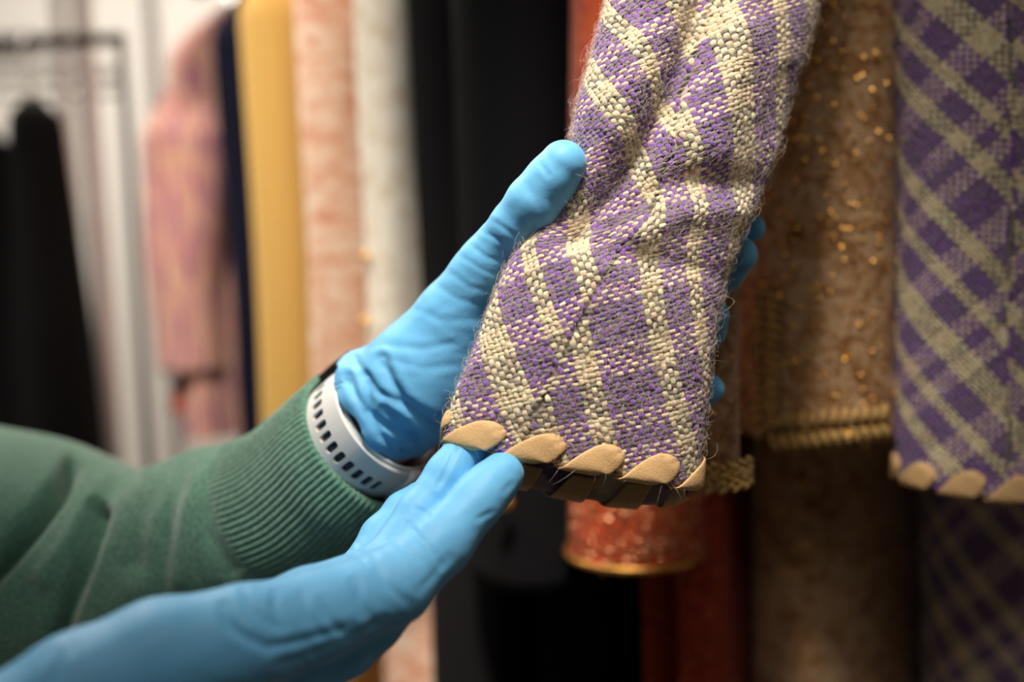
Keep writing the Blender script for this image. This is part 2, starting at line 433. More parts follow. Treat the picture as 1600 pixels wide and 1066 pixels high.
g = thing('brocade_jacket', 'brown and gold brocade jacket with thick braided trim on the cuffs', 'jacket')
bd = body_loft('body', g, MAT['brocade'], E + ACROSS * -.05 + RAILDIR * .042, .58, .105, .40, 1.70, .06, 1.12, 4, .003, 13)
sequins('gold_flecks', g, bd, MAT['gold'], 900, .0013, 31)
zc = zpx(694, .67, 1270)
sl = sleeve_tube('sleeve', g, MAT['brocade'], column_at(1266, .715), zc, 1.62, .064, .050, flare=.92, amp=.0016, seed=14, m=80)
sequins('gold_flecks', g, sl, MAT['gold'], 1300, .0013, 33)
# braid: along the sleeve vent and round the cuff, laid on the sleeve surface
from mathutils.bvhtree import BVHTree
def on_surface(obj, px, py, lift=.0018):
    """the point of a mesh first met by the sight line through a pixel"""
    me = obj.data
    tree = BVHTree.FromPolygons([v.co for v in me.vertices], [p.vertices[:] for p in me.polygons])
    d = wp(px, py, 1.0) - CAM; d /= np.linalg.norm(d)
    hit, nn = tree.ray_cast(Vector(CAM), Vector(d))[:2]
    if hit is None: return np.concatenate([wp(px, py, .70), -fwd])
    nn = np.array(nn); nn = nn if nn @ d < 0 else -nn
    return np.concatenate([np.array(hit) + nn * lift * .3, nn])
path = [on_surface(sl, px, py) for px, py in ((1200, 462), (1199, 530), (1198, 590), (1198, 640), (1203, 670), (1215, 676), (1260, 673), (1310, 668), (1350, 664), (1378, 660))]
pc = catmull(path, 60)
braid('braid_trim', g, pc[:, :3], .027, 1, pc[:, 3:])
q = column_at(1112, .60)
zc = zpx(768, .6)
s2 = sleeve_tube('sleeve', g, MAT['brocade'], q, zc, 1.46, .019, .024, flare=.95, amp=.001, seed=15, n=40, lean=(.004, 0))
sequins('gold_flecks', g, s2, MAT['gold'], 60, .0010, 35, (500, 780))
pth = [q + RAILDIR * .0205 * math.cos(t) + ACROSS * .0255 * math.sin(t) + UPZ * (zc + .004) for t in np.linspace(math.pi * .85, math.pi * 2.25, 24)]
br = []
for k, p in enumerate(pth):
    for j in range(4):
        o = p + UPZ * (j * .0042 - .004 + (.002 if k % 2 else 0))
        t = pth[min(k + 1, 23)] - pth[max(k - 1, 0)]; t /= np.linalg.norm(t)
        dd = t * .7 + UPZ * (.7 if j % 2 else -.7)
        br.append(tube([o + dd * u * .0034 for u in (-1, 0, 1)], [.001, .0024, .001], 6))
tag(mesh('braid_trim', *join(br), g, MAT['braid']), kind='stuff')
bar, hk = hanger(E + ACROSS * -.05 + RAILDIR * .042, .40, .06)
h = thing('clothes_hanger', 'wooden hanger inside the brown brocade jacket', 'hanger', 'hangers on the clothes rail')
mesh('hanger_bar', *tube(catmull(bar, 24), .009, 8), h, MAT['wood']); mesh('hook', *tube(catmull(hk, 40), .0016, 6), h, MAT['chrome'])

# ------------------------------------------------------------------ plaid cloth made of real yarn floats
CREAM = np.array((.92, .76, .50)); PURPLE = np.array((.265, .12, .43)); GREY = np.array((.235, .225, .185))
def seq(main, alt, k):
    return sum(([(main, alt)[i % 2]] * n for i, n in enumerate(k)), [])
WARP = np.array(seq(PURPLE, CREAM, (10, 4, 5, 3, 6, 6, 6, 3, 5, 4))); WEFT = np.array(seq(GREY, CREAM, (8, 4, 3, 4, 7, 6)))
PITCHY = .00278
class Cloth:
    """a dense surface grid G[t, s] in world space with arc-length coordinates; wraps in s"""
    def __init__(self, G, W, Lth):
        self.G = G; self.W = W; self.L = Lth; self.nt, self.ns = G.shape[:2]
        dS = np.roll(G, -1, 1) - np.roll(G, 1, 1); dT = np.gradient(G, axis=0)
        N = np.cross(dS, dT); N /= np.linalg.norm(N, axis=2)[..., None] + 1e-12
        c = G.mean(1, keepdims=True)
        if ((G - c) * N).sum() < 0: N = -N
        self.N = N
        self.dS = dS / (np.linalg.norm(dS, axis=2)[..., None] + 1e-12); self.dT = dT / (np.linalg.norm(dT, axis=2)[..., None] + 1e-12)
    @staticmethod
    def even(G):
        """respace a wrapped grid evenly along t, then along s"""
        seg = np.linalg.norm(np.diff(G, axis=0), axis=2).mean(1); cum = np.concatenate([[0], np.cumsum(seg)])
        q = np.interp(np.linspace(0, cum[-1], len(G)), cum, np.arange(len(G))); i = np.clip(q.astype(int), 0, len(G) - 2); f = (q - i)[:, None, None]
        G = G[i] * (1 - f) + G[i + 1] * f
        n = G.shape[1]; out = np.empty_like(G)
        for k in range(len(G)):
            P = np.vstack([G[k], G[k][:1]]); c = np.concatenate([[0], np.cumsum(np.linalg.norm(np.diff(P, axis=0), axis=1))])
            x = np.arange(n) / n * c[-1]
            for a in range(3): out[k, :, a] = np.interp(x, c, P[:, a])
        return out, cum[-1]
    def at(self, A, s, t):
        u = (np.asarray(s) / self.W % 1.0) * self.ns; v = np.clip(np.asarray(t) / self.L, 0, 1) * (self.nt - 1)
        i = np.floor(u).astype(int) % self.ns; fu = (u - np.floor(u))[..., None]; j = np.clip(v.astype(int), 0, self.nt - 2); fv = (v - j)[..., None]
        i2 = (i + 1) % self.ns
        return (A[j, i] * (1 - fu) + A[j, i2] * fu) * (1 - fv) + (A[j + 1, i] * (1 - fu) + A[j + 1, i2] * fu) * fv
    def pos(self, s, t, n=0):
        return self.at(self.G, s, t) + self.at(self.N, s, t) * np.asarray(n)[..., None]
def weave(cloth, name, parent, rot, seam=None, rot2=None, off=(0, 0), nu=6, nv=5, front_only=False, tmax=None, seed=0, pad=60):
    """plain weave: one raised float per crossing"""
    r = np.random.default_rng(seed)
    def build(angle, region, off):
        ca, sa = math.cos(angle), math.sin(angle)
        R = 1.2 * (cloth.W + cloth.L)
        k = int(R / PITCHY)
        I, J = np.meshgrid(np.arange(-k, k), np.arange(-k, k), indexing='ij')
        I, J = I.ravel(), J.ravel()
        a = (I + .5) * PITCHY + off[0]; b = (J + .5) * PITCHY + off[1]
        s = ca * a - sa * b; t = sa * a + ca * b
        ok = (s > 0) & (s < cloth.W) & (t > .0008) & (t < (tmax or cloth.L)); ok &= region(s, t)
        I, J, s, t = I[ok], J[ok], s[ok], t[ok]
        P = cloth.pos(s, t); px, py, z = W2px(P)
        ok = (px > -pad) & (px < 1600 + pad) & (py > -pad) & (py < 1066 + pad)
        if front_only:
            ok &= (cloth.at(cloth.N, s, t) * (P - CAM)).sum(1) < .15 * np.linalg.norm(P - CAM, axis=1)
        return I[ok], J[ok], s[ok], t[ok], np.full(ok.sum(), angle)
    sets = []
    if seam is None:
        sets.append(build(rot, lambda s, t: s > -1, off))
    else:
        sets.append(build(rot, lambda s, t: s >= seam(t) + .0012, off))
        sets.append(build(rot2, lambda s, t: s < seam(t) - .0012, (off[0] + .013, off[1] + .006)))
    I, J, s, t, ang = [np.concatenate(x) for x in zip(*sets)]
    n = len(I)
    warp = (I + J) % 2 == 0
    col = np.where(warp[:, None], WARP[I % len(WARP)], WEFT[J % len(WEFT)])
    col = col * r.normal(1, .09, (n, 1)) * r.normal(1, .03, (n, 3))
    col = np.clip(col, .01, .95)
    # yarn direction in (s,t): a warp yarn keeps I and runs along b; a weft yarn runs along a
    d = np.where(warp[:, None], np.stack([-np.sin(ang), np.cos(ang)], 1), np.stack([np.cos(ang), np.sin(ang)], 1))
    j = r.normal(0, .13, n); c_, s_ = np.cos(j), np.sin(j)
    d = np.stack([d[:, 0] * c_ - d[:, 1] * s_, d[:, 0] * s_ + d[:, 1] * c_], 1)
    e = np.stack([-d[:, 1], d[:, 0]], 1)
    s = s + r.normal(0, .00017, n); t = t + r.normal(0, .00017, n)
    hl = PITCHY * np.where(warp, 1.18, 1.05) * r.normal(1, .09, n); hw = PITCHY * np.where(warp, .485, .43) * r.normal(1, .11, n); hh = np.where(warp, .00110, .00101) * r.normal(1, .14, n)
    us = np.linspace(-1, 1, nu); th = np.linspace(-.15, math.pi + .15, nv)
    U, TH = [x.ravel() for x in np.meshgrid(us, th, indexing='ij')]
    prof = np.sqrt(np.clip(1 - .80 * U**2, 0, 1)); rise = 1 - 1.35 * U**2
    la = hl[:, None] * U; lb = hw[:, None] * prof * np.cos(TH); hz = hh[:, None] * (rise + .55 * prof * np.sin(TH)) - .0004
    S = s[:, None] + la * d[:, :1] + lb * e[:, :1]; T = t[:, None] + la * d[:, 1:] + lb * e[:, 1:]
    P = cloth.pos(S.ravel(), T.ravel(), hz.ravel())
    base = grid_faces(nu, nv)
    Fc = (base[None] + (np.arange(n) * nu * nv)[:, None, None]).reshape(-1, 4)
    uv = np.stack([np.broadcast_to(U * 2, (n, nu * nv)), np.broadcast_to(TH / 1.6, (n, nu * nv)), np.broadcast_to(r.uniform(0, 5, n)[:, None], (n, nu * nv))], -1).reshape(-1, 3)
    return tag(mesh(name, P, Fc, parent, MAT['yarn'], col=np.repeat(col, nu * nv, 0), uv=uv), kind='stuff')
def backing(cloth, name, parent, thick=.0012, rot=0, inset=-.0006):
    """the cloth sheet itself, with thickness"""
    G = cloth.G + cloth.N * inset; G2 = cloth.G - cloth.N * thick
    nt, ns = G.shape[:2]
    V = np.concatenate([G.reshape(-1, 3), G2.reshape(-1, 3)])
    f1 = grid_faces(nt, ns, True); f2 = grid_faces(nt, ns, True)[:, ::-1] + nt * ns
    c = np.arange(ns); c2 = (c + 1) % ns
    f3 = np.stack([c2, c, c + nt * ns, c2 + nt * ns], 1)
    s = np.arange(ns) / ns * cloth.W; t = np.arange(nt) / (nt - 1) * cloth.L
    T, S = np.meshgrid(t, s, indexing='ij')
    ca, sa = math.cos(rot), math.sin(rot)
    I = np.floor((ca * S + sa * T) / PITCHY).astype(int); J = np.floor((-sa * S + ca * T) / PITCHY).astype(int)
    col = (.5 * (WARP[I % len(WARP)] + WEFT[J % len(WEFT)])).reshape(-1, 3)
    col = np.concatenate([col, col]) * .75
    return mesh(name, V, np.concatenate([f1, f2, f3]), parent, MAT['yarn'], col=col)
def lace(cloth, parent, s0, width=.0162, drift=.019, rise=.0140, flip=1, depth_in=.010):
    """one turn of the flat leather lace: up inside the hem, over the edge, slanting up the outside into its hole"""
    na, nb = 26, 9
    A = np.linspace(0, 1, na)
    tt = np.interp(A, [0, .28, .36, .42, .50, .62, .85, 1], [depth_in, .001, -.0018, -.0022, -.0012, .003, rise * .82, rise])
    nn = np.interp(A, [0, .28, .36, .42, .50, .62, .85, 1], [-.0035, -.0042, -.0028, .0002, .0030, .0036, .0028, -.0002])
    ss = np.interp(A, [0, .36, .5, 1], [-drift * .55, -drift * .12, 0, drift])
    wv = np.interp(A, [0, .3, .55, .78, .92, 1], [.8, 1, 1.05, 1.0, .66, .12]) * width
    B = np.linspace(-1, 1, nb)
    S = np.zeros((na, nb)); T = S.copy(); Nn = S.copy()
    dss, dtt = np.gradient(ss), np.gradient(tt)
    for k in range(na):
        # across direction: mostly along the hem, tipping as the lace climbs
        lean = smoothstep(.5, .75, A[k]) * .85
        S[k] = s0 + flip * (ss[k] + B * wv[k] * .5 * math.cos(lean)); T[k] = tt[k] - B * wv[k] * .5 * math.sin(lean)
        Nn[k] = nn[k] + np.sign(nn[k] + 1e-9) * .0007 * (1 - B**2) * smoothstep(.4, .6, A[k])
        Nn[k] += .00035 * np.cos(B * 7 + A[k] * 3) * smoothstep(.78, .95, A[k])
    # below the hem the surface is carried on straight from the edge
    tc = np.clip(T, 0, None); P = cloth.pos(S.ravel(), tc.ravel(), Nn.ravel())
    P = P + cloth.at(cloth.dT, S.ravel(), tc.ravel() * 0) * np.minimum(T.ravel(), 0)[:, None]
    o = mesh('leather_lace', P, grid_faces(na, nb), parent, MAT['lace'])
    sm = o.modifiers.new('thick', 'SOLIDIFY'); sm.thickness = .0011; sm.offset = 0
    sb = o.modifiers.new('sub', 'SUBSURF'); sb.levels = 1; sb.render_levels = 1
    return o
def fuzz(cloth, name, parent, n, seed, lmin=.002, lmax=.007, rad=.000035, tmax=None):
    r = np.random.default_rng(seed)
    s = r.uniform(0, cloth.W, n); t = r.uniform(0, tmax or cloth.L, n)
    P0 = cloth.pos(s, t, np.full(n, .0006)); N = cloth.at(cloth.N, s, t); dS = cloth.at(cloth.dS, s, t); dT = cloth.at(cloth.dT, s, t)
    px, py, z = W2px(P0); ok = (px > -20) & (px < 1620) & (py > -30) & (py < 1090)
    ok &= (N * (P0 - CAM)).sum(1) < .25 * np.linalg.norm(P0 - CAM, axis=1)
    P0, N, dS, dT = P0[ok], N[ok], dS[ok], dT[ok]; n = len(P0)
    Ln = r.uniform(lmin, lmax, n) * np.where(r.uniform(0, 1, n) > .94, 2.0, 1)
    a = r.uniform(0, 6.28, n); tang = dS * np.cos(a)[:, None] + dT * np.sin(a)[:, None]; a2 = a + r.normal(0, 1.3, n)
    tang2 = dS * np.cos(a2)[:, None] + dT * np.sin(a2)[:, None]
    h = r.uniform(.10, .6, n)
    m = 6; u = np.linspace(0, 1, m)
    C = P0[:, None] + Ln[:, None, None] * (tang[:, None] * u[None, :, None] * .75 + tang2[:, None] * (u**2)[None, :, None] * .6 + N[:, None] * (h[:, None] * np.sin(u * 2.4))[..., None])
    e1 = np.cross(tang, N); e1 /= np.linalg.norm(e1, axis=1)[:, None]
    th = np.arange(3) * 2 * math.pi / 3
    off = np.cos(th)[None, :, None] * e1[:, None] + np.sin(th)[None, :, None] * N[:, None]
    rr = rad * np.interp(u, [0, .7, 1], [1, .9, .4])
    V = (C[:, :, None] + off[:, None] * rr[None, :, None, None]).reshape(-1, 3)
    Fc = (grid_faces(m, 3, True)[None] + (np.arange(n) * m * 3)[:, None, None]).reshape(-1, 4)
    return tag(mesh(name, V, Fc, parent, MAT['hair']), kind='stuff')

plaid = thing('plaid_jacket', 'purple, grey and cream plaid wool jacket with leather-laced cuffs, one sleeve held by the gloves', 'jacket')
# --- held sleeve: left and right outline, depth of the two edges, half thickness, sag of front and back
ST = [  # Lx, Ly, Rx, Ry, dL, dR, half thickness, front dy, back dy
    (697, 683, 1086, 757, .507, .520, .0200, 2, 66),
    (709, 628, 1094, 700, .506, .520, .0200, 4, 46),
    (740, 553, 1103, 615, .506, .520, .0205, 4, 22),
    (774, 467, 1114, 515, .508, .522, .0215, 2, 4),
    (808, 395, 1132, 440, .511, .526, .022, 0, 0),
    (866, 322, 1164, 350, .515, .532, .023, 0, 0),
    (893, 245, 1203, 262, .516, .542, .026, 0, 0),
    (903, 175, 1228, 170, .518, .552, .029, 0, 0),
    (930, 75, 1259, 70, .525, .565, .032, 0, 0),
    (956, -20, 1282, -25, .533, .580, .034, 0, 0),
    (1000, -170, 1330, -180, .555, .605, .036, 0, 0),
    (1075, -360, 1400, -380, .59, .64, .038, 0, 0),
    (1190, -560, 1500, -590, .64, .68, .036, 0, 0)]
C = catmull(np.array(ST), 300)
NS = 260
ths = np.arange(NS) * 2 * math.pi / NS          # 0 = right edge, pi/2 = front, pi = left edge
# reorder so that s grows left -> right over the front, starting at the middle of the back
ths = (-math.pi / 2 - ths)
G = np.zeros((len(C), NS, 3))
for k, (lx, ly, rx, ry, dl, dr, h, fy, by) in enumerate(C):
    Lp, Rp = cl(lx, ly, dl), cl(rx, ry, dr)
    mid, H = (Lp + Rp) / 2, (Rp - Lp) / 2
    c, s = np.cos(ths), np.sin(ths)
    c = np.sign(c) * np.abs(c)**.82; sg = np.sign(s) * np.abs(s)**.9
    P = mid + np.outer(c, H) + np.outer(-sg * h, [0, 0, 1.0])
    dy = np.where(sg > 0, fy * sg, by * -sg) * .5 / F
    P[:, 1] -= dy
    G[k] = P
GW = L2W(G)
tmp = Cloth(GW, .26, .3)
# folds pressed into the front of the sleeve
FOLDS = [([(1110, -30), (1085, 60), (1055, 140), (1010, 225), (955, 300), (895, 365)], .0105, 30),
         ([(1185, 285), (1100, 275), (1030, 290), (985, 330), (940, 385)], .0042, 22),
         ([(1135, 432), (1040, 405), (960, 392)], .0022, 18),
         ([(1000, 60), (985, 130), (960, 200)], -.0035, 26),
         ([(1160, 60), (1130, 160), (1110, 230)], -.0050, 34),
         ([(1150, 330), (1060, 335), (1000, 370)], -.0035, 18),
         ([(1230, 120), (1200, 200), (1190, 260)], .0030, 22),
         ([(905, 430), (860, 540), (835, 640)], -.0018, 40),
         ([(1010, 560), (1005, 650), (990, 730)], .0018, 35)]
px, py, z = W2px(GW)
front = np.clip(np.sin(ths), 0, 1)[None] ** .6
disp = np.zeros(px.shape)
for line, dep, wd in FOLDS:
    dd = polydist(px, py, line)
    disp -= dep * np.exp(-(dd / wd)**2)
GW = GW + tmp.N * (disp * front)[..., None]
GW, LEN = Cloth.even(GW)
held = Cloth(GW, .272, LEN)
# seam on the front: follow the dark seam line of the photograph
sm_px = [(833, 660), (870, 580), (905, 505), (960, 405), (1020, 330)]
tq, sq = [], []
px, py, z = W2px(GW)
for x, y in sm_px:
    dd = np.where((held.N * (GW - CAM)).sum(2) < 0, np.hypot(px - x, py - y), 1e9); a, b = np.unravel_index(np.argmin(dd), dd.shape)
    tq.append(a / (len(C) - 1) * LEN); sq.append(b / NS * held.W)
seam = lambda t: np.interp(t, tq, sq, left=sq[0], right=sq[-1] + .0)
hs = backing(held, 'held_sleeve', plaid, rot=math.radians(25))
hs['label'] = 'purple cream plaid sleeve lifted by the two blue gloves'
ROT = math.radians(25)
weave(held, 'yarns', hs, ROT, seam, ROT + math.radians(10), off=(.004, .002), seed=3)
fuzz(held, 'mohair_fuzz', hs, 46000, 4, rad=.00005, lmin=.0025, lmax=.0065, tmax=.36)
for k in range(10):
    lace(held, hs, .0045 + k * held.W / 10, flip=1)

# --- the other sleeve, hanging straight down, and the front of the jacket behind it
def loft_cloth(Ec, z0, z1, rr, ra, amp, seed, W, tilt=0, m=160, n=200, start=0):
    r = np.random.default_rng(seed); ph = r.uniform(0, 6.28, 4)
    zz = np.linspace(z0, z1, m); GG = np.zeros((m, n, 3)); th = start + np.arange(n) * 2 * math.pi / n
    a1, a2 = np.array([1.0, 0, 0]), np.array([0, 1.0, 0])
    for k, z in enumerate(zz):
        t = k / (m - 1)
        g = (1 - .75 * smoothstep(.9, 1, t))
        f = amp * (np.sin(2 * th + ph[0] + 3 * t) + .6 * np.sin(3 * th + ph[1] - 6 * t) + .5 * np.sin(11 * t + ph[2] + th))
        P = Ec + np.outer((rr * g + f) * np.cos(th), a1) + np.outer((ra * g + f) * np.sin(th), a2)
        P[:, 2] = z + tilt * np.cos(th) * (1 - t)
        GG[k] = P
    GG, ln = Cloth.even(GG)
    return Cloth(GG, W, ln)
Ec = column_at(1540, .665)
rest = loft_cloth(Ec, zpx(792, .62, 1500), 1.60, .0575, .042, .0012, 5, .31, tilt=-.006, start=math.pi / 2)
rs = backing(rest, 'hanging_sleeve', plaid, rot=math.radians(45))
rs['label'] = 'matching plaid sleeve hanging straight at the right edge'
weave(rest, 'yarns', rs, math.radians(47), lambda t: .150 + 0 * t, math.radians(43), off=(.05, .03), nu=5, nv=4, front_only=True, seed=8)
fuzz(rest, 'mohair_fuzz', rs, 3000, 6)
for k in range(11):
    lace(rest, rs, .004 + k * rest.W / 11)
Eb = column_at(1640, .80)
bodyc = loft_cloth(Eb, .62, 1.70, .098, .085, .003, 9, .60, start=math.pi / 2)
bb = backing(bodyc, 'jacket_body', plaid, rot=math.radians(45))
weave(bodyc, 'yarns', bb, math.radians(45), off=(.01, .07), nu=4, nv=4, front_only=True, seed=10)
# shoulder joining sleeves and body above the picture
sh = [wp(1345, -575, .66), wp(1480, -640, .70), L2W(cl(1560, -620, .74))]
mesh('shoulder', *tube(catmull(sh, 12), np.linspace(.05, .055, 12), 20), plaid, MAT['braid'])
p0 = Eb + UPZ * 1.70
h = thing('clothes_hanger', 'wooden hanger inside the purple plaid jacket', 'hanger', 'hangers on the clothes rail')
rail_c = Eb + ACROSS * .12
mesh('hanger_bar', *tube(catmull([Eb - ACROSS * .03 + UPZ * 1.67, Eb + ACROSS * .05 + UPZ * 1.70, rail_c + UPZ * 1.715, rail_c + ACROSS * .1 + UPZ * 1.68], 16), .008, 8), h, MAT['wood'])
mesh('hook', *tube(catmull([rail_c + UPZ * 1.71] + [rail_c + UPZ * (RAIL_Z + .004) + (ACROSS * math.cos(a) + UPZ * math.sin(a)) * .0205 for a in np.linspace(-1.5, 3.6, 14)], 40), .0016, 6), h, MAT['chrome'])

# clothes rail with its uprights
rc = np.mean(rail_pts, axis=0)
pr = [((p - rc) @ RAILDIR) for p in rail_pts]
ra_, rb_ = rc + RAILDIR * (max(pr) + .22), rc - RAILDIR * (-min(pr) + .75)
rack = thing('clothes_rail', 'chrome clothes rail above the hanging garments', 'rack')
mesh('rail_tube', *tube([np.array([*ra_[:2], RAIL_Z]), np.array([*rb_[:2], RAIL_Z])], .0165, 16), rack, MAT['chrome'])
mesh('upright', *tube([np.array([*rb_[:2], 0]), np.array([*rb_[:2], RAIL_Z])], .015, 16), rack, MAT['chrome'])
ub = np.array([*ra_[:2], 0]) + ACROSS * .02
mesh('upright', *tube([ub, ub + UPZ * RAIL_Z], .015, 16), rack, MAT['chrome'])

# chrome shelf posts at the far left, grooved every inch
def post(px, d, label, rad=.0125, py=300):
    q = column_at(px, d, py); zz = []; rr = []
    for z in np.arange(0, 2.3, .0254):
        zz += [z, z + .021, z + .0222, z + .0242]; rr += [rad, rad, rad * .94, rad * .94]
    V, Fc = tube([q + UPZ * z for z in zz], np.array(rr), 20)
    s = thing('shelf_post', label, 'post', 'chrome posts of the shelf unit')
    mesh('tube', V, Fc, s, MAT['chrome']); 
    V, Fc = tube([q + UPZ * z for z in (0, .004, .012, .02)], [.024, .026, .022, .013], 16); mesh('foot', V, Fc, s, MAT['dark_metal'])
    return q
q1 = post(148, 1.45, 'grooved chrome shelf post right of the black coats')
q2 = post(252, 1.75, 'grooved chrome shelf post nearest the pink tweed jacket', py=300)
q3 = post(112, 1.62, 'grooved chrome shelf post partly hidden behind the black coats')
s = thing('wire_shelf', 'dark wire shelf high up at the left between chrome posts', 'shelf')
zs = zpx(78, 1.6, 60)
x0, x1, y0, y1 = q3[0] - .5, q3[0] + .0, q3[1] - .1, q3[1] + .25
for yy in (y0, y1):
    mesh('edge_rod', *tube([np.array([x0, yy, zs]), np.array([x1, yy, zs])], .0045, 8), s, MAT['dark_metal'])
    mesh('edge_rod', *tube([np.array([x0, yy, zs - .028]), np.array([x1, yy, zs - .028])], .0045, 8), s, MAT['dark_metal'])
for xx in np.arange(x0, x1 + .001, .025):
    mesh('wire', *tube([np.array([xx, y0, zs + .006]), np.array([xx, y1, zs + .006])], .0022, 6), s, MAT['dark_metal'])
# black coats on the far left
def far_coat(name, label, px, d, ytop, half, seed, hem=.45):
    g = thing(name, label, 'coat', 'black coats at the left edge')
    q = column_at(px, d, 400); zt = zpx(ytop, d, px)
    n, m = 64, 50; V = []; th = np.arange(n) * 2 * math.pi / n; r = np.random.default_rng(seed); ph = r.uniform(0, 6, 3)
    for k in range(m):
        t = k / (m - 1); z = hem + (zt - hem) * t
        g1 = np.interp(zt - z, [0, .006, .018, .04, .1, .3, 1.2], [.3, .72, .95, 1.05, 1.15, 1.55, 2.3])
        f = .006 * np.sin(6 * th + ph[0]) * (1 - t) + .004 * np.sin(3 * th + ph[1])
        P = q + np.outer((half * g1 + f) * np.cos(th), [1.0, 0, 0]) + np.outer((half * 1.6 * g1 + f) * np.sin(th), [0, 1.0, 0]); P[:, 2] = z
        V.append(P)
    mesh('body', np.concatenate(V), grid_faces(m, n, True).tolist() + [list(range((m - 1) * n, m * n))], g, MAT['jet'])
    hk = [q + UPZ * (zt - .01), q + UPZ * (zt + .03)] + [q + UPZ * (zt + .06) + (np.array([0, 1.0, 0]) * math.cos(a) + UPZ * math.sin(a)) * .018 for a in np.linspace(-1.5, 3.6, 12)]
    mesh('hanger_hook', *tube(catmull(hk, 30), .002, 6), g, MAT['chrome'])
    return q, zt
qa, za = far_coat('black_coat', 'black coat with a rounded shoulder right beside the left chrome post', 68, 1.30, 158, .029, 1)
qb, zb = far_coat('black_coat', 'black coat cut by the left edge of the picture', -8, 1.28, 200, .022, 2)
s = thing('coat_rail', 'thin dark rail holding the two black coats at far left', 'rail')
zz = za + .082
mesh('rail_tube', *tube([np.array([qa[0] + .12, qa[1] + .01, zz - .008]), np.array([qb[0] - .4, qb[1] + .02, zz - .008])], .008, 10), s, MAT['dark_metal'])
for xx in (qa[0] + .115, qb[0] - .39):
    mesh('upright', *tube([np.array([xx, qa[1] + .012, 0]), np.array([xx, qa[1] + .012, zz])], .006, 10), s, MAT['dark_metal'])

# ------------------------------------------------------------------ the person: two gloved hands, one green sleeve
def smin(a, b, k):
    h = np.clip(.5 + .5 * (b - a) / k, 0, 1); return b * (1 - h) + a * h - k * h * (1 - h)
def chain_sdf(X, pts):
    """pts: (px, py, depth, radius px) -> rounded cone chain"""
    best = None
    q = [(cl(x, y, d), r * d / F) for x, y, d, r in pts]
    for (a, ra), (b, rb) in zip(q[:-1], q[1:]):
        ab = b - a; L2 = ab @ ab
        t = np.clip(((X - a) @ ab) / L2, 0, 1)
        d = np.linalg.norm(X - a - t[..., None] * ab, axis=-1) - (ra + (rb - ra) * t)
        best = d if best is None else smin(best, d, .004)
    return best.astype(np.float32)
def surface_nets(D, org, h):
    nx, ny, nz = D.shape
    ins = D < 0
    cnt = np.zeros((nx - 1, ny - 1, nz - 1)); acc = np.zeros((nx - 1, ny - 1, nz - 1, 3))
    corners = [(i, j, k) for i in (0, 1) for j in (0, 1) for k in (0, 1)]
    sl = lambda c: tuple(slice(o, n - 1 + o) for o, n in zip(c, D.shape))
    for a in corners:
        for ax in range(3):
            if a[ax]: continue
            b = list(a); b[ax] = 1; b = tuple(b)
            da, db = D[sl(a)], D[sl(b)]
            cr = (da < 0) != (db < 0)
            t = np.where(cr, da / np.where(cr, da - db, 1), 0)
            for i in range(3):
                acc[..., i] += np.where(cr, a[i] + (t if i == ax else 0), 0)
            cnt += cr
    act = cnt > 0
    idx = np.full(act.shape, -1, np.int64); idx[act] = np.arange(act.sum())
    ii = np.argwhere(act)
    V = (ii + acc[act] / cnt[act][:, None]) * h + org
    faces = []
    for ax in range(3):
        u, v = (ax + 1) % 3, (ax + 2) % 3
        s1 = [slice(1, -1)] * 3; s1[ax] = slice(0, -1); s2 = [slice(1, -1)] * 3; s2[ax] = slice(1, None)
        A, Bm = ins[tuple(s1)], ins[tuple(s2)]
        e = np.argwhere(A != Bm); 
        if not len(e): continue
        fl = A[A != Bm]
        base = e.copy(); base[:, u] += 1; base[:, v] += 1
        def at(du, dv):
            q = base.copy(); q[:, u] += du; q[:, v] += dv
            return idx[q[:, 0], q[:, 1], q[:, 2]]
        f = np.stack([at(-1, -1), at(0, -1), at(0, 0), at(-1, 0)], 1)
        f[~fl] = f[~fl][:, ::-1]
        faces.append(f)
    Fc = np.concatenate(faces); Fc = Fc[(Fc >= 0).all(1)]
    return V, Fc
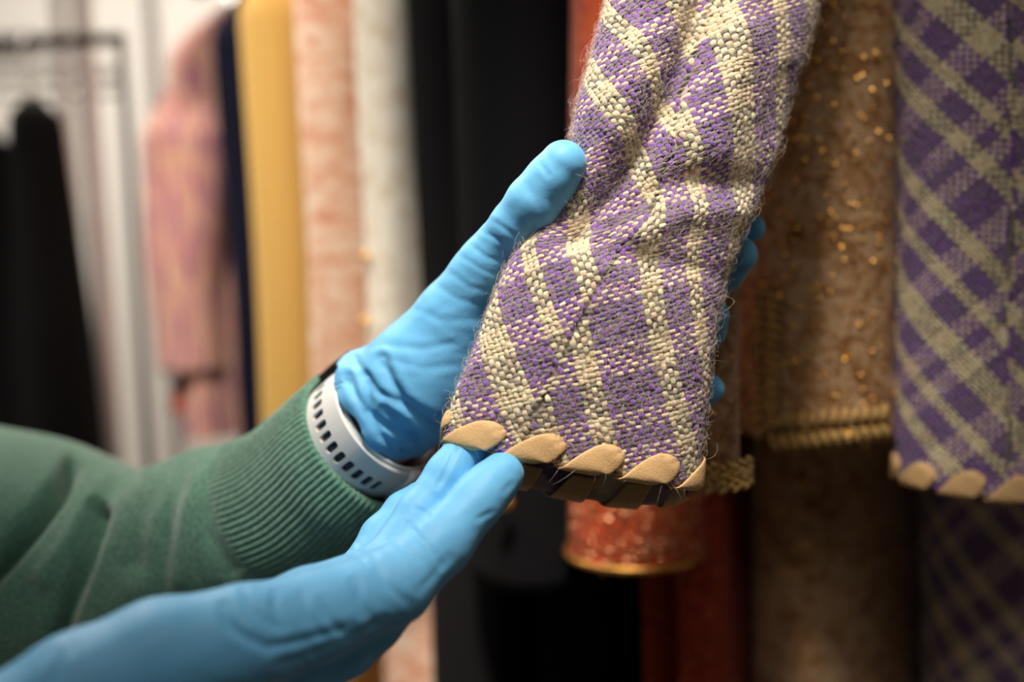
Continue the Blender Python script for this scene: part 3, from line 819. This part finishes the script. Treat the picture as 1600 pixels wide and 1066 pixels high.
def sdf_mesh(name, fn, lo, hi, h, parent, mat, creases=(), wob=0, relax=2):
    lo, hi = np.array(lo), np.array(hi)
    n = np.ceil((hi - lo) / h).astype(int) + 1
    ax = [lo[i] + np.arange(n[i]) * h for i in range(3)]
    X = np.stack(np.meshgrid(*ax, indexing='ij'), -1)
    st = 5
    Xc = X[::st, ::st, ::st]; Dc = fn(Xc)
    up = np.repeat(np.repeat(np.repeat(Dc, st, 0), st, 1), st, 2)[:n[0], :n[1], :n[2]]
    near = np.abs(up) < st * h * 1.9 + .002
    D = up.astype(np.float32).copy(); D[near] = fn(X[near])
    V, Fc = surface_nets(D, lo, h)
    # light relaxation, then crease sculpting along the normals
    for _ in range(relax):
        acc = np.zeros_like(V); c = np.zeros(len(V))
        for a, b in ((0, 1), (1, 2), (2, 3), (3, 0)):
            for i, j in ((a, b), (b, a)):
                for x in range(3): acc[:, x] += np.bincount(Fc[:, i], V[Fc[:, j], x], len(V))
                c += np.bincount(Fc[:, i], minlength=len(V))
        V = V * .5 + .5 * acc / np.maximum(c, 1)[:, None]
    fn_ = np.cross(V[Fc[:, 2]] - V[Fc[:, 0]], V[Fc[:, 3]] - V[Fc[:, 1]])
    N = np.zeros_like(V)
    for a in range(4):
        for x in range(3): N[:, x] += np.bincount(Fc[:, a], fn_[:, x], len(V))
    N /= np.linalg.norm(N, axis=1)[:, None] + 1e-12
    x, y = 800 + F * V[:, 0] / V[:, 2], 533 - F * V[:, 1] / V[:, 2]
    face = smoothstep(-.05, .35, -(N * V).sum(1) / np.linalg.norm(V, axis=1))
    dsp = np.zeros(len(V))
    for line, dep, wd in creases:
        dd = polydist(x, y, line)
        # fade towards the ends of the crease
        le = np.hypot(x - line[0][0], y - line[0][1]); re = np.hypot(x - line[-1][0], y - line[-1][1])
        fade = smoothstep(0, 3 * wd, np.minimum(le, re) + wd)
        dsp += fade * dep * (-np.exp(-(dd / wd)**2) + .22 * np.exp(-((dd - 2.0 * wd) / wd)**2))
    if wob:
        dsp += wob * (np.sin(V[:, 0] * 310 + 2 * np.sin(V[:, 1] * 190)) * np.sin(V[:, 1] * 270 + V[:, 2] * 200 + 1.3))
    V = V + N * (dsp * face)[:, None]
    return mesh(name, L2W(V), Fc, parent, mat)
def bounds(chains, pad=.012):
    P = np.array([cl(x, y, d) for c in chains for x, y, d, r in c]); R = max(r * d / F for c in chains for x, y, d, r in c)
    return P.min(0) - R - pad * .3, P.max(0) + R + pad * .3

person = thing('person', 'person in a green sweater and blue gloves lifting the plaid sleeve', 'person')
# left hand, palm up behind the sleeve
palm = [[(600, 634, .569, 92), (660, 588, .560, 82), (725, 520, .556, 66), (790, 450, .557, 52), (860, 385, .562, 36)],
        [(665, 590, .560, 82), (790, 510, .562, 62), (895, 432, .566, 38)],
        [(665, 600, .562, 78), (800, 545, .564, 58), (910, 492, .566, 36)],
        [(660, 612, .564, 74), (780, 580, .566, 54), (905, 552, .566, 34)],
        [(655, 585, .556, 78), (712, 497, .546, 62), (760, 415, .531, 45)]]
digits = [[(752, 428, .534, 44), (782, 384, .525, 39), (806, 354, .517, 40), (835, 318, .510, 44), (860, 284, .506, 40), (880, 256, .503, 37)],
          [(860, 385, .562, 36), (990, 352, .580, 33), (1090, 350, .584, 30), (1140, 352, .576, 26), (1174, 356, .566, 22)],
          [(895, 432, .566, 38), (1010, 425, .580, 35), (1090, 438, .578, 33), (1130, 425, .562, 31), (1154, 399, .552, 30)],
          [(910, 492, .566, 36), (1010, 500, .576, 34), (1075, 525, .566, 31), (1103, 515, .554, 30), (1112, 493, .546, 28)],
          [(905, 552, .566, 34), (1000, 590, .570, 30), (1060, 612, .560, 27), (1090, 612, .550, 25), (1108, 608, .545, 24)]]
AX = cl(668, 583, .559) - cl(592, 640, .570); AX /= np.linalg.norm(AX); RIM = cl(590, 641, .571)
hole = [(530, 690, .580, 86), (600, 634, .570, 86), (640, 604, .565, 74)]
def left_glove(X):
    p = None
    for c in palm:
        d = chain_sdf(X, c); p = d if p is None else smin(p, d, .010)
    f = None
    for k, c in enumerate(digits):
        d = chain_sdf(X, c); f = d if f is None else smin(f, d, .0012)
    D = smin(p, f, .006)
    # ruffled rim of the glove cuff
    s = (X - RIM) @ AX
    rel = X - RIM - s[..., None] * AX
    ang = np.arctan2(rel[..., 1], rel[..., 2])
    D = D - .0018 * smoothstep(.030, .0, s) * (1 + .9 * np.sin(4 * ang + 110 * s) + .35 * np.sin(9 * ang + 1 - 150 * s))
    s2 = s + .0022 * np.sin(5 * ang + .6) + .0012 * np.sin(11 * ang)
    D = np.maximum(D, -s2)
    return np.maximum(D, -chain_sdf(X, hole))
lc = [([(596, 562), (612, 598), (628, 625), (655, 648), (684, 666)], .0022, 8), ([(572, 590), (578, 643), (600, 664), (628, 677), (673, 686)], .0020, 7),
      ([(544, 590), (555, 616), (569, 640), (596, 680), (618, 704)], .0016, 6), ([(552, 560), (590, 612), (640, 640)], .0012, 6), ([(600, 640), (640, 672), (662, 700)], .0012, 6),
      ([(560, 545), (600, 540), (660, 545), (715, 535)], .0008, 6), ([(600, 560), (660, 575), (720, 570)], .0006, 6),
      ([(843, 256), (850, 264), (856, 274)], .0008, 4), ([(769, 345), (785, 355), (806, 370)], .0008, 4), ([(757, 363), (778, 375), (800, 386)], .0008, 4),
      ([(738, 385), (760, 402), (786, 410)], .0007, 4), ([(720, 400), (750, 420), (778, 432)], .0006, 4), ([(700, 425), (735, 450), (768, 455)], .0006, 5), ([(680, 445), (720, 470), (760, 478)], .0005, 5),
      ([(640, 480), (690, 500), (750, 500)], .0005, 6), ([(820, 290), (835, 310), (850, 335)], .0004, 6),
      ([(1118, 612), (1124, 622)], .0006, 4)]
ch = palm + digits
lo, hi = bounds(ch)
g1 = sdf_mesh('glove', left_glove, lo, hi, .00105, person, MAT['glove'], [(l, d * (1 if d > .001 else .45), w) for l, d, w in lc], wob=.00012)
g1['label'] = 'blue glove behind the sleeve with raised thumb'

# right hand, nearer the camera, fingers inside the cuff
rp = [[(618, 915, .452, 57), (500, 962, .432, 68), (380, 1000, .415, 84), (250, 1036, .402, 98), (130, 1100, .388, 112), (0, 1190, .372, 122), (-160, 1310, .355, 128)],
      [(600, 895, .470, 46), (480, 945, .452, 56), (330, 1020, .428, 74), (180, 1090, .405, 90)],
      [(560, 905, .490, 38), (450, 965, .470, 52), (320, 1040, .442, 70)],
      [(545, 935, .50, 30), (440, 990, .482, 46), (320, 1050, .455, 64)]]
rd = [[(618, 915, .452, 57), (690, 849, .468, 48), (745, 785, .480, 40), (765, 762, .485, 38), (784, 742, .489, 35)],
      [(600, 895, .470, 46), (655, 805, .487, 36), (700, 742, .497, 34), (738, 690, .506, 33), (760, 655, .512, 30)],
      [(560, 905, .490, 38), (596, 838, .507, 31), (630, 798, .517, 28), (654, 777, .523, 24)],
      [(545, 935, .500, 30), (585, 880, .520, 25), (612, 850, .530, 22), (625, 838, .533, 19)],
      [(330, 1075, .42, 70), (450, 1062, .436, 56), (545, 1012, .450, 43), (590, 978, .456, 36), (618, 955, .460, 30)]]
def right_glove(X):
    p = None
    for c in rp:
        d = chain_sdf(X, c); p = d if p is None else smin(p, d, .012)
    f = None
    for c in rd:
        d = chain_sdf(X, c); f = d if f is None else smin(f, d, .0015)
    return smin(p, f, .005)
rcx = [([(637, 820), (660, 845), (680, 868), (690, 886)], .0008, 5), ([(612, 842), (635, 862), (656, 876)], .0006, 5), ([(650, 795), (662, 800), (675, 812)], .0006, 4),
       ([(585, 880), (605, 915), (640, 945)], .0007, 7), ([(350, 950), (354, 972), (372, 990), (416, 1012), (472, 1002), (547, 982)], .0016, 8),
       ([(380, 926), (392, 950), (412, 968), (440, 984)], .0013, 7), ([(429, 930), (428, 950), (440, 972)], .0012, 7),
       ([(503, 940), (512, 965), (530, 985)], .0012, 7), ([(556, 912), (562, 940), (580, 972)], .0012, 8), ([(470, 930), (480, 960), (500, 990)], .0008, 7),
       ([(95, 1020), (90, 1045), (84, 1070)], .0014, 6), ([(110, 1000), (112, 1025)], .0008, 6), ([(440, 1036), (500, 1015), (560, 992), (600, 970)], .0012, 8),
       ([(548, 862), (560, 870), (572, 884)], .0007, 4), ([(560, 850), (575, 862), (590, 870)], .0005, 4), ([(712, 700), (700, 730), (684, 760)], .0009, 4),
       ([(470, 1030), (485, 1052)], .0007, 5), ([(700, 872), (672, 905), (655, 922)], .0006, 6), ([(735, 740), (700, 780), (660, 830)], -.0005, 9), ([(770, 800), (745, 812)], .0006, 4), ([(800, 755), (788, 768)], .0005, 4)]
lo, hi = bounds(rp + rd)
g2 = sdf_mesh('glove', right_glove, lo, hi, .00105, person, MAT['glove'], [(l, d * .75, w) for l, d, w in rcx], wob=.00010)
g2['label'] = 'blue glove in front, fingers inside the laced cuff'

# bare wrist between glove and watch, running up inside the sweater
fa = [(690, 566, .560, 58), (595, 648, .5715, 80), (545, 688, .580, 84), (470, 735, .598, 86), (330, 830, .630, 90), (120, 905, .680, 105), (-150, 920, .74, 120)]
lo, hi = bounds([fa])
sdf_mesh('forearm', lambda X: chain_sdf(X, fa), lo, hi, .003, person, MAT['skin'])

# green sweater sleeve: outline stations (top x,y, bottom x,y, depth)
SW = [(497, 586, 668, 780, .584), (468, 612, 628, 826, .590), (430, 646, 600, 852, .598), (384, 682, 555, 888, .607), (330, 700, 490, 925, .618),
      (288, 708, 430, 955, .627), (246, 724, 372, 990, .636), (196, 742, 290, 1040, .647), (130, 716, 190, 1090, .662), (55, 684, 70, 1130, .680), (-70, 660, -70, 1160, .71), (-260, 620, -260, 1180, .76)]
S = catmull(np.array(SW, float), 330)
NC = 84 * 8
th = np.arange(NC) * 2 * math.pi / NC
G = np.zeros((len(S), NC, 3)); v = np.linspace(0, 1, len(S))
rib = 1 - smoothstep(.315, .345, v)
edge = np.linspace(0, 1, len(S))
for k, (tx, ty, bx, by, d) in enumerate(S):
    A, B = cl(tx, ty, d), cl(bx, by, d); mid, H = (A + B) / 2, (A - B) / 2
    r = np.linalg.norm(H); ax = H / r
    tl = .62 - .25 * min(1, v[k] * 3)
    fr = np.array([-tl * ax[1], tl * ax[0], -1.0]); fr -= ax * (fr @ ax); fr /= np.linalg.norm(fr)
    rr = r + rib[k] * .00065 * (np.abs(np.cos(42 * th)) * 2 - 1) + (1 - rib[k]) * .0007 * smoothstep(.345, .4, v[k])
    if k < 6: rr = rr - .0022 * (1 - k / 6)**2
    G[k] = mid + np.outer(np.cos(th) * rr, ax) + np.outer(np.sin(th) * rr * .92, fr)
GW = L2W(G)
sc_ = Cloth(GW, .3, .4)
px, py, z = W2px(GW); front = smoothstep(-.3, .3, np.sin(th))[None]
SWF = [([(112, 725), (90, 765), (50, 820), (0, 880), (-60, 950)], .0200, 14), ([(150, 800), (128, 880), (105, 950), (90, 1010)], .0140, 14), ([(206, 744), (168, 775), (145, 830)], .0030, 12),
       ([(256, 730), (225, 800), (212, 880)], .0042, 20), ([(296, 715), (268, 790), (254, 880), (250, 930)], .0030, 16),
       ([(175, 740), (160, 760), (120, 830), (70, 900)], -.0040, 22), ([(235, 750), (222, 830), (215, 920)], -.0016, 22), ([(302, 705), (288, 800), (275, 900)], -.0016, 22), ([(246, 740), (226, 840)], -.0012, 22), ([(335, 705), (320, 760), (330, 840), (360, 890)], .0018, 14)]
disp = np.zeros(px.shape)
for line, dep, wd in SWF:
    disp -= dep * np.exp(-(polydist(px, py, line) / wd)**2)
GW = GW + sc_.N * (disp * front)[..., None]
# turned-in edge of the cuff
nin = 14
inner = GW[:nin][::-1] - sc_.N[:nin][::-1] * .0032
inner[-1] += (GW[0] - GW[2]) * .3
full = np.concatenate([inner, GW])
sw = mesh('sweater_sleeve', full.reshape(-1, 3), grid_faces(len(full), NC, True), person, MAT['green'])
sw['label'] = 'green wool sleeve with ribbed cuff'
# other sweater sleeve, beyond the lower left corner, where the near glove ends
q = [(-120, 1275, .36, 150), (-230, 1360, .35, 165), (-420, 1480, .335, 185)]
lo, hi = bounds([q])
sdf_mesh('sweater_sleeve', lambda X: chain_sdf(X, q), lo, hi, .003, person, MAT['green'])

# ------------------------------------------------------------------ wristwatch
watch = thing('wristwatch', 'white slotted watch strap on the wrist below the left glove', 'watch')
wc = cl(585, 667, .5748)                       # centre of the wrist under the strap
elbow = cl(470, 757, .606)
ax = wc - elbow; ax /= np.linalg.norm(ax)      # towards the hand
u1 = np.array([-.66, .75, 0]); u1 -= ax * (u1 @ ax); u1 /= np.linalg.norm(u1)   # up-left on screen
u2 = np.cross(ax, u1)
if u2[2] > 0: u2 = -u2                          # towards the camera
RU, RV = .0352, .0335
def strap_pt(a, s, n):
    """a: angle (0 = upper left outline, 90 = facing the camera), s: along the arm, n: outwards"""
    ru, rv = RU + n, RV + n
    return wc + ax * s + u1 * ru * math.cos(a) + u2 * rv * math.sin(a)
def band(name, a0, a1, s0, s1, n0, n1, mat, na=70, bev=.0009):
    sec = [(s0, n0), (s0, n1 - bev), (s0 + bev, n1), (s0 * .5 + s1 * .5, n1 + .0004), (s1 - bev, n1), (s1, n1 - bev), (s1, n0)]
    V = [strap_pt(a, s, n) for a in np.linspace(a0, a1, na) for s, n in sec]
    k = len(sec); Fc = grid_faces(na, k, True).tolist() + [list(range(k))[::-1], list(range((na - 1) * k, na * k))]
    return mesh(name, L2W(np.array(V)), Fc, None, mat)
R_ = math.radians
o = band('strap', R_(-12), R_(168), -.0165, .0115, .0014, .0027, MAT['strap'])
# slots cut right through
cut = []
for k in range(12):
    a = R_(18 + k * 10.5)
    P = []
    for n in (-.002, .0075):
        for t in np.arange(16) * 2 * math.pi / 16:
            c, s = math.cos(t), math.sin(t)
            P.append(strap_pt(a + (abs(c)**.5 * (1 if c > 0 else -1)) * .0020 / RU, -.0048 + (abs(s)**.5 * (1 if s > 0 else -1)) * .0046, n))
    cut.append((P, grid_faces(2, 16, True).tolist() + [list(range(16))[::-1], list(range(16, 32))]))
V, Fc = join(cut)
cu = mesh('cutter', L2W(np.array(V)), Fc)
import bmesh
for ob in (o, cu):
    bm = bmesh.new(); bm.from_mesh(ob.data); bmesh.ops.recalc_face_normals(bm, faces=bm.faces); bm.to_mesh(ob.data); bm.free()
md = o.modifiers.new('slots', 'BOOLEAN'); md.operation = 'DIFFERENCE'; md.object = cu; md.solver = 'EXACT'
dg = bpy.context.evaluated_depsgraph_get()
me = bpy.data.meshes.new_from_object(o.evaluated_get(dg)); me.name = 'strap'
o.modifiers.clear(); o.data = me
me.polygons.foreach_set('use_smooth', np.zeros(len(me.polygons), bool))
bpy.data.objects.remove(cu)
me.materials.clear(); me.materials.append(MAT['strap'])
for p in me.polygons: p.material_index = 0; p.use_smooth = True
try:
    me.set_sharp_from_angle(angle=math.radians(40))
except Exception: pass
o.parent = watch
o = band('under_strap', R_(-5), R_(200), -.0095, .0135, -.0008, .0004, MAT['strap']); o.parent = watch
o = band('slot_lining', R_(6), R_(150), -.0105, .0012, .0005, .0009, MAT['strap_dark']); o.parent = watch
o = band('strap_loop', R_(152), R_(163), -.0140, .0135, .0010, .0062, MAT['strap'], 10, .0016); o.parent = watch
o = band('strap_tail', R_(163), R_(235), -.0112, .0100, .0012, .0038, MAT['strap'], 30); o.parent = watch
o = band('watch_case', R_(-75), R_(-6), -.0180, .0180, .0010, .0085, MAT['black_band'], 24, .003); o.parent = watch
